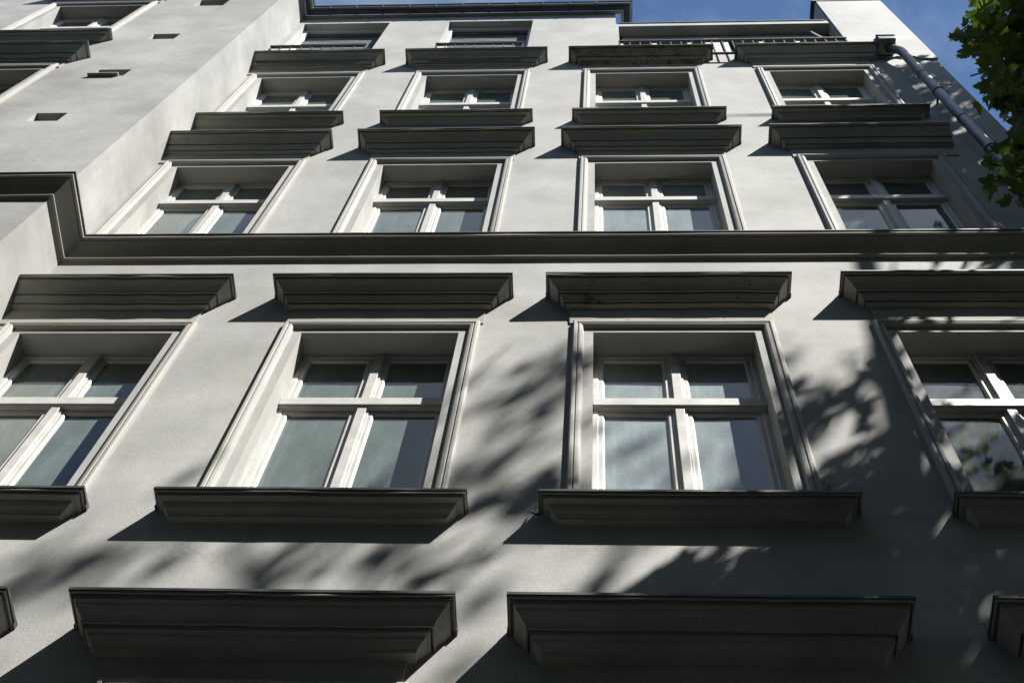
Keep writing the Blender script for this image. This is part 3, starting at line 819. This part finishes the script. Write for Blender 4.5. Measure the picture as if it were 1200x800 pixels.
# the boughs that reach forward beside the house
BOUGH = [((2.47, -1.58, 8.96), 0.15, 7), ((4.29, -1.24, 13.64), 0.15, 7), ((2.4, -1.66, 9.79), 0.15, 7), ((4.43, -1.41, 14.2), 0.045, 2), ((2.18, -1.6, 10.04), 0.045, 2),
         ((2.76, -1.61, 9.92), 0.15, 7), ((2.44, -1.42, 9.29), 0.15, 7), ((2.47, -1.55, 9.61), 0.15, 7), ((2.42, -1.69, 10.02), 0.15, 7), ((2.68, -1.51, 9.79), 0.15, 7),
         ((2.71, -1.44, 9.18), 0.15, 7), ((4.17, -1.35, 14.63), 0.045, 2), ((4.53, -1.25, 14.19), 0.09, 4), ((3.44, -1.76, 11.13), 0.09, 4), ((2.53, -1.6, 9.39), 0.15, 7),
         ((3.0, -1.78, 10.58), 0.15, 7), ((3.89, -1.17, 15.83), 0.09, 4), ((3.03, -1.49, 10.59), 0.15, 7), ((4.81, -1.36, 14.79), 0.045, 2), ((2.7, -1.67, 10.14), 0.15, 7),
         ((3.11, -1.7, 10.44), 0.15, 7), ((2.94, -1.78, 10.32), 0.15, 7), ((4.54, -1.18, 15.06), 0.15, 7), ((3.19, -1.61, 10.43), 0.15, 7), ((2.51, -1.49, 8.85), 0.15, 7),
         ((2.73, -1.77, 10.24), 0.15, 7), ((3.94, -1.36, 14.94), 0.045, 2), ((2.82, -1.51, 9.27), 0.09, 4), ((2.44, -1.46, 8.75), 0.045, 2), ((2.51, -1.49, 9.57), 0.15, 7),
         ((2.94, -1.52, 9.93), 0.15, 7), ((2.52, -1.59, 9.94), 0.15, 7), ((2.5, -1.52, 8.63), 0.15, 7), ((2.59, -1.82, 10.12), 0.15, 7), ((2.52, -1.63, 9.82), 0.15, 7),
         ((2.2, -1.47, 8.69), 0.045, 2), ((3.17, -1.57, 10.38), 0.15, 7), ((2.4, -1.52, 8.61), 0.09, 4), ((2.27, -1.62, 9.95), 0.15, 7), ((3.88, -1.19, 14.98), 0.15, 7),
         ((3.85, -1.23, 15.56), 0.045, 2), ((2.17, -1.55, 8.83), 0.045, 2), ((2.43, -1.51, 8.8), 0.15, 7), ((2.7, -1.52, 9.26), 0.15, 7), ((3.03, -1.57, 10.71), 0.15, 7),
         ((2.3, -1.53, 8.93), 0.15, 7), ((2.69, -1.84, 10.63), 0.15, 7), ((2.27, -1.52, 9.46), 0.09, 4), ((3.1, -1.5, 10.52), 0.15, 7), ((2.3, -1.55, 10.12), 0.09, 4),
         ((3.05, -1.5, 10.62), 0.15, 7), ((2.44, -1.55, 9.68), 0.15, 7), ((2.42, -1.51, 9.79), 0.15, 7), ((2.78, -1.57, 9.35), 0.15, 7), ((3.64, -1.1, 14.18), 0.15, 7),
         ((3.9, -1.26, 14.4), 0.15, 7), ((2.18, -1.58, 9.03), 0.09, 4), ((2.43, -1.62, 10.01), 0.15, 7), ((2.43, -1.59, 10.1), 0.15, 7), ((2.4, -1.58, 10.1), 0.15, 7),
         ((2.33, -1.4, 9.01), 0.045, 2), ((2.8, -1.54, 9.87), 0.15, 7), ((3.25, -1.65, 10.66), 0.15, 7), ((2.62, -1.79, 10.04), 0.15, 7), ((3.03, -1.52, 9.89), 0.09, 4),
         ((2.54, -1.51, 8.53), 0.09, 4), ((2.94, -1.51, 10.5), 0.15, 7), ((2.51, -1.51, 9.5), 0.15, 7), ((2.55, -1.59, 9.34), 0.15, 7), ((2.52, -1.66, 9.82), 0.15, 7),
         ((2.95, -1.5, 9.95), 0.15, 7), ((2.36, -1.82, 9.68), 0.15, 7), ((2.51, -1.45, 9.42), 0.15, 7), ((2.66, -1.46, 9.74), 0.15, 7), ((3.88, -1.14, 14.24), 0.15, 7),
         ((4.24, -1.18, 14.25), 0.15, 7), ((2.82, -1.76, 10.49), 0.15, 7), ((2.66, -1.7, 9.52), 0.15, 7), ((2.55, -1.73, 9.95), 0.15, 7), ((2.8, -1.68, 10.18), 0.15, 7),
         ((2.21, -1.76, 9.29), 0.15, 7), ((4.35, -1.26, 14.89), 0.09, 4), ((2.68, -1.73, 10.25), 0.15, 7), ((2.52, -1.51, 9.53), 0.15, 7), ((2.7, -1.49, 8.89), 0.045, 2),
         ((4.51, -1.44, 14.01), 0.045, 2), ((3.69, -1.13, 15.06), 0.15, 7), ((2.41, -1.57, 8.86), 0.15, 7), ((2.52, -1.82, 10.49), 0.15, 7), ((2.52, -1.48, 8.86), 0.15, 7),
         ((2.25, -1.63, 10.16), 0.045, 2), ((2.44, -1.47, 9.73), 0.15, 7), ((2.58, -1.73, 9.8), 0.15, 7), ((3.42, -1.7, 11.08), 0.09, 4), ((3.16, -1.54, 10.34), 0.15, 7),
         ((3.16, -1.53, 10.65), 0.15, 7), ((3.67, -1.13, 15.28), 0.09, 4), ((2.39, -1.5, 9.46), 0.15, 7), ((2.97, -1.5, 9.6), 0.045, 2), ((4.03, -1.22, 14.42), 0.15, 7),
         ((2.76, -1.82, 10.31), 0.15, 7), ((2.93, -1.79, 10.58), 0.15, 7), ((2.55, -1.51, 8.69), 0.15, 7), ((3.35, -1.7, 10.76), 0.045, 2), ((2.59, -1.49, 9.46), 0.15, 7),
         ((3.83, -1.21, 15.08), 0.15, 7), ((2.48, -1.52, 8.9), 0.15, 7), ((2.55, -1.47, 8.66), 0.09, 4), ((3.72, -1.15, 15.22), 0.15, 7), ((4.03, -1.0, 16.19), 0.15, 7),
         ((4.48, -1.38, 13.91), 0.09, 4), ((2.2, -1.52, 8.86), 0.045, 2), ((2.69, -1.51, 9.67), 0.15, 7), ((2.46, -1.54, 9.7), 0.15, 7), ((2.54, -1.63, 9.37), 0.15, 7),
         ((2.29, -1.52, 9.15), 0.15, 7), ((2.44, -1.52, 8.66), 0.15, 7), ((2.34, -1.59, 9.48), 0.15, 7), ((2.58, -1.49, 8.85), 0.15, 7), ((4.02, -1.22, 14.36), 0.15, 7),
         ((2.61, -1.51, 9.23), 0.15, 7), ((4.38, -1.35, 14.65), 0.045, 2), ((2.39, -1.54, 9.81), 0.15, 7), ((4.24, -1.18, 14.21), 0.15, 7), ((2.51, -1.65, 10.29), 0.15, 7),
         ((2.42, -1.54, 8.57), 0.15, 7), ((4.35, -1.31, 13.97), 0.15, 7), ((2.87, -1.48, 9.87), 0.15, 7), ((2.27, -1.77, 9.8), 0.15, 7), ((2.76, -1.75, 10.34), 0.15, 7),
         ((2.28, -1.54, 8.5), 0.09, 4), ((2.18, -1.54, 8.54), 0.09, 4), ((3.29, -1.57, 10.49), 0.045, 2), ((2.53, -1.8, 9.81), 0.15, 7), ((2.92, -1.49, 10.45), 0.15, 7),
         ((2.37, -1.73, 10.41), 0.045, 2), ((2.16, -1.88, 9.5), 0.09, 4), ((2.6, -1.53, 8.87), 0.15, 7), ((4.19, -1.28, 14.04), 0.15, 7), ((3.18, -1.52, 10.33), 0.09, 4),
         ((2.18, -1.53, 9.27), 0.045, 2), ((2.73, -1.61, 9.19), 0.15, 7), ((2.47, -1.45, 9.6), 0.15, 7), ((3.08, -1.53, 10.51), 0.15, 7), ((2.89, -1.6, 10.43), 0.15, 7),
         ((2.19, -1.51, 8.65), 0.045, 2), ((4.43, -1.17, 14.17), 0.15, 7), ((2.55, -1.49, 9.38), 0.15, 7), ((2.74, -1.49, 9.62), 0.15, 7), ((2.3, -1.57, 9.9), 0.15, 7),
         ((2.46, -1.41, 8.88), 0.045, 2), ((2.28, -1.7, 10.05), 0.09, 4), ((3.84, -1.23, 14.43), 0.15, 7), ((2.68, -1.52, 9.26), 0.15, 7), ((3.18, -1.71, 10.97), 0.15, 7),
         ((2.31, -1.51, 9.6), 0.15, 7), ((2.39, -1.45, 9.47), 0.15, 7), ((3.94, -1.31, 14.9), 0.09, 4), ((2.72, -1.48, 9.35), 0.15, 7), ((2.38, -1.51, 9.9), 0.15, 7),
         ((2.59, -1.52, 9.12), 0.15, 7), ((4.07, -1.21, 14.31), 0.15, 7), ((2.58, -1.72, 10.46), 0.15, 7), ((3.12, -1.75, 10.83), 0.15, 7), ((2.45, -1.52, 8.67), 0.15, 7),
         ((2.2, -1.5, 8.59), 0.045, 2), ((2.98, -1.8, 10.52), 0.15, 7), ((3.21, -1.77, 10.59), 0.15, 7), ((2.69, -1.81, 9.4), 0.15, 7), ((2.54, -1.47, 8.47), 0.09, 4),
         ((2.16, -1.56, 8.14), 0.15, 7), ((2.13, -1.55, 7.97), 0.045, 2), ((2.27, -1.55, 7.82), 0.045, 2), ((2.34, -1.49, 8.71), 0.15, 7), ((2.11, -1.5, 8.71), 0.045, 2),
         ((2.08, -1.59, 8.02), 0.15, 7), ((2.22, -1.5, 8.21), 0.09, 4), ((2.21, -1.5, 8.75), 0.09, 4), ((2.6, -1.45, 8.84), 0.15, 7), ((2.43, -1.44, 8.32), 0.09, 4),
         ((2.35, -1.48, 8.37), 0.15, 7), ((2.26, -1.49, 8.86), 0.09, 4), ((2.43, -1.5, 8.09), 0.045, 2), ((2.42, -1.51, 8.69), 0.09, 4), ((2.17, -1.52, 8.65), 0.09, 4),
         ((2.25, -1.54, 8.03), 0.09, 4), ((2.37, -1.49, 9.04), 0.045, 2), ((2.3, -1.61, 7.78), 0.09, 4), ((2.1, -1.53, 8.72), 0.045, 2), ((2.33, -1.5, 8.89), 0.045, 2),
         ((2.62, -1.47, 9.05), 0.045, 2), ((2.21, -1.53, 7.95), 0.045, 2), ((2.49, -1.47, 8.28), 0.045, 2), ((2.36, -1.5, 8.81), 0.09, 4), ((2.4, -1.49, 8.51), 0.15, 7),
         ((2.22, -1.51, 8.17), 0.09, 4), ((2.16, -1.55, 8.61), 0.09, 4), ((2.33, -1.49, 8.76), 0.15, 7), ((2.34, -1.51, 8.25), 0.15, 7), ((2.32, -1.5, 8.21), 0.09, 4),
         ((2.3, -1.5, 8.33), 0.15, 7), ((2.28, -1.48, 8.52), 0.15, 7), ((2.28, -1.5, 8.02), 0.045, 2), ((1.9, -1.51, 7.18), 0.09, 4), ((1.98, -1.51, 7.35), 0.15, 7),
         ((2.19, -1.5, 7.85), 0.09, 4), ((1.95, -1.48, 7.83), 0.09, 4), ((1.9, -1.54, 7.54), 0.15, 7), ((1.89, -1.56, 7.53), 0.15, 7), ((2.15, -1.53, 7.37), 0.09, 4),
         ((2.09, -1.45, 8.0), 0.09, 4), ((2.11, -1.49, 7.34), 0.15, 7), ((1.99, -1.55, 7.17), 0.15, 7), ((1.9, -1.49, 7.78), 0.045, 2), ((1.91, -1.57, 7.06), 0.15, 7),
         ((1.9, -1.5, 7.45), 0.15, 7), ((2.1, -1.43, 8.12), 0.09, 4), ((1.76, -1.54, 7.21), 0.045, 2), ((2.34, -1.51, 7.8), 0.045, 2), ((2.06, -1.5, 7.06), 0.09, 4),
         ((2.19, -1.47, 7.35), 0.045, 2), ((2.23, -1.41, 7.96), 0.15, 7), ((2.26, -1.51, 7.8), 0.09, 4), ((2.08, -1.51, 7.1), 0.09, 4), ((2.3, -1.5, 7.9), 0.09, 4),
         ((2.05, -1.46, 8.07), 0.045, 2), ((2.16, -1.5, 7.58), 0.15, 7), ((1.79, -1.49, 7.56), 0.045, 2), ((1.88, -1.56, 6.92), 0.045, 2), ((2.0, -1.51, 7.34), 0.15, 7),
         ((2.08, -1.51, 7.59), 0.15, 7), ((1.91, -1.5, 7.15), 0.045, 2), ((2.19, -1.47, 7.47), 0.15, 7), ((2.0, -1.47, 7.56), 0.15, 7), ((2.07, -1.48, 7.15), 0.09, 4),
         ((2.02, -1.46, 8.06), 0.045, 2)]
# rest of the crown
n_rest = 0
for _ in range(9000):
    a = rt.uniform(0, 2 * math.pi); b = rt.uniform(-1, 1); rr_ = rt.uniform(0.35, 1) ** 0.5
    c = Vector((6.6, -4.6, 14.0)) + Vector((math.cos(a) * math.sqrt(1 - b * b) * 3.6, math.sin(a) * math.sqrt(1 - b * b) * 3.3, b * 6.6)) * rr_
    t = -c.y
    if t < 0.2: continue
    xs_, zs_ = c.x - 1.28 * t, c.z - 2.25 * t
    if zs_ > 5.2 and xs_ < 3.65 and xs_ > -9 and rt.random() > shade(xs_, zs_) ** 2: continue
    if not outside_view(c, 0.35): continue
    cluster(c, rt.uniform(0.2, 0.4), 9, rt, size=(0.10, 0.16), twig=False)
    n_rest += 1
    if n_rest > 620: break
for c, rad, n in BOUGH: cluster(Vector(c), rad, max(1, int(n * 1.0)), rt, strict=False, size=(0.06, 0.11))

tree = empty('maple_tree', (6.9, -4.9, 0))
tag(tree, 'leafy green street maple with dark lobed leaves beside the house', 'tree')
def tree_part(o): o.location = -Vector(tree.location); return o
me = bpy.data.meshes.new('crown'); me.from_pydata(verts, [], faces); me.materials.append(M['leaf'])
crown = bpy.data.objects.new('crown', me); col.objects.link(crown); crown.parent = tree; tree_part(crown)
mb = MB()
T0 = Vector((6.9, -4.9, 0))
mb.tube([T0 + Vector((0, 0, -0.1)), T0 + Vector((0.02, 0, 0.4)), T0 + Vector((0.05, .03, 3)), T0 + Vector((-.05, .1, 6)), T0 + Vector((-.3, .2, 9.5)), T0 + Vector((-.4, .25, 13)), T0 + Vector((-.6, .1, 17))],
        [0.34, .25, .21, .18, .14, .09, .03], 16)
LIMBS = [((6.85, -4.8, 6.0), (5.6, -3.9, 8.5), (4.6, -3.0, 10.5), (3.9, -2.2, 12.0)), ((6.6, -4.7, 9.5), (5.6, -4.3, 11.5), (4.4, -4.0, 13.8), (3.3, -3.9, 15.6)),
         ((6.8, -4.8, 7.5), (5.3, -2.8, 9.2), (4.3, -1.9, 11.0), (3.9, -1.5, 13.0)), ((6.5, -4.65, 12), (5.6, -3.2, 14.5), (4.9, -2.3, 17), (4.7, -2.0, 18.8)),
         ((6.8, -4.8, 8), (8.0, -4.4, 10.5), (8.9, -4.0, 13)), ((6.6, -4.7, 10.5), (6.9, -6.2, 13.2), (7.0, -6.9, 15.2)), ((6.85, -4.8, 5.4), (5.9, -5.6, 7.6), (4.8, -6.1, 9.8), (4.0, -6.3, 12))]
for L in LIMBS:
    n = len(L); mb.tube([Vector(p) for p in L], [0.10 * (1 - .75 * i / (n - 1)) for i in range(n)], 9)
BR = random.Random(4)
for L in LIMBS:
    for i in range(1, len(L)):
        for _ in range(5):
            p = Vector(L[i - 1]).lerp(Vector(L[i]), BR.uniform(.2, 1))
            q = p + Vector((BR.uniform(-.9, .9), BR.uniform(-.9, .9), BR.uniform(.1, 1.1)))
            if outside_view(p, .3) and outside_view(q, .3) and q.y < -1:
                mb.tube([p, p.lerp(q, .5) + Vector((0, 0, .08)), q], [0.028, .018, 0.008], 6)
tree_part(mb.build('trunk', M['bark'], tree, smooth=True))
tree_part(twigs.build('twigs', M['bark'], tree, keep=True))
# unseen trees added behind the viewer to shade the pavement and block sky
av, af = verts, faces
verts, faces = [], []
ra = random.Random(77)
for _ in range(1500):
    a = ra.uniform(0, 2 * math.pi); b = ra.uniform(-1, 1); q = ra.uniform(0.3, 1) ** 0.4
    c = Vector((0, 0, 13.0)) + Vector((math.cos(a) * math.sqrt(1 - b * b) * 3.9, math.sin(a) * math.sqrt(1 - b * b) * 3.3, b * 4.6)) * q
    cluster(c, 0.35, 9, ra, size=(0.16, 0.24), strict=False, twig=False)
kerb = empty('added_shade_tree', (-3.2, -7.9, 0))
tag(kerb, 'tall round tree added for shade directly behind the viewer', 'tree', 'added shade trees')
me = bpy.data.meshes.new('crown'); me.from_pydata(verts, [], faces); me.materials.append(M['leaf'])
kc = bpy.data.objects.new('crown', me); col.objects.link(kc); kc.parent = kerb
mb = MB(); mb.tube([(0, 0, -.1), (0, 0, .5), (.05, 0, 4), (0, .05, 9.5), (.1, 0, 15)], [.28, .21, .18, .13, .04], 14)
for k in range(6):
    a = k * 1.05; mb.tube([(0, 0, 7.2 + .6 * k), (math.cos(a) * 1.2, math.sin(a) * 1.0, 9.5 + .6 * k), (math.cos(a) * 2.2, math.sin(a) * 1.7, 11.6 + .6 * k)], [.08, .05, .02], 8)
mb.build('trunk', M['bark'], kerb, smooth=True)
for x, y, rz, lab in ((-10.4, -8.0, 1.1, 'tall round tree added for shade to the left of the viewer'), (2.4, -8.6, 2.6, 'tall round tree added for shade between the viewer and the maple'), (14.6, -7.2, 2.3, 'tall round tree added for shade beyond the maple')):
    o = kerb.copy(); col.objects.link(o); o.location = (x, y, 0); o.rotation_euler.z = rz; o['label'] = lab
    for ch in kerb.children:
        d = ch.copy(); col.objects.link(d); d.parent = o
print('leaves', len(av) // 21, 'clusters', n_cl, n_rest)
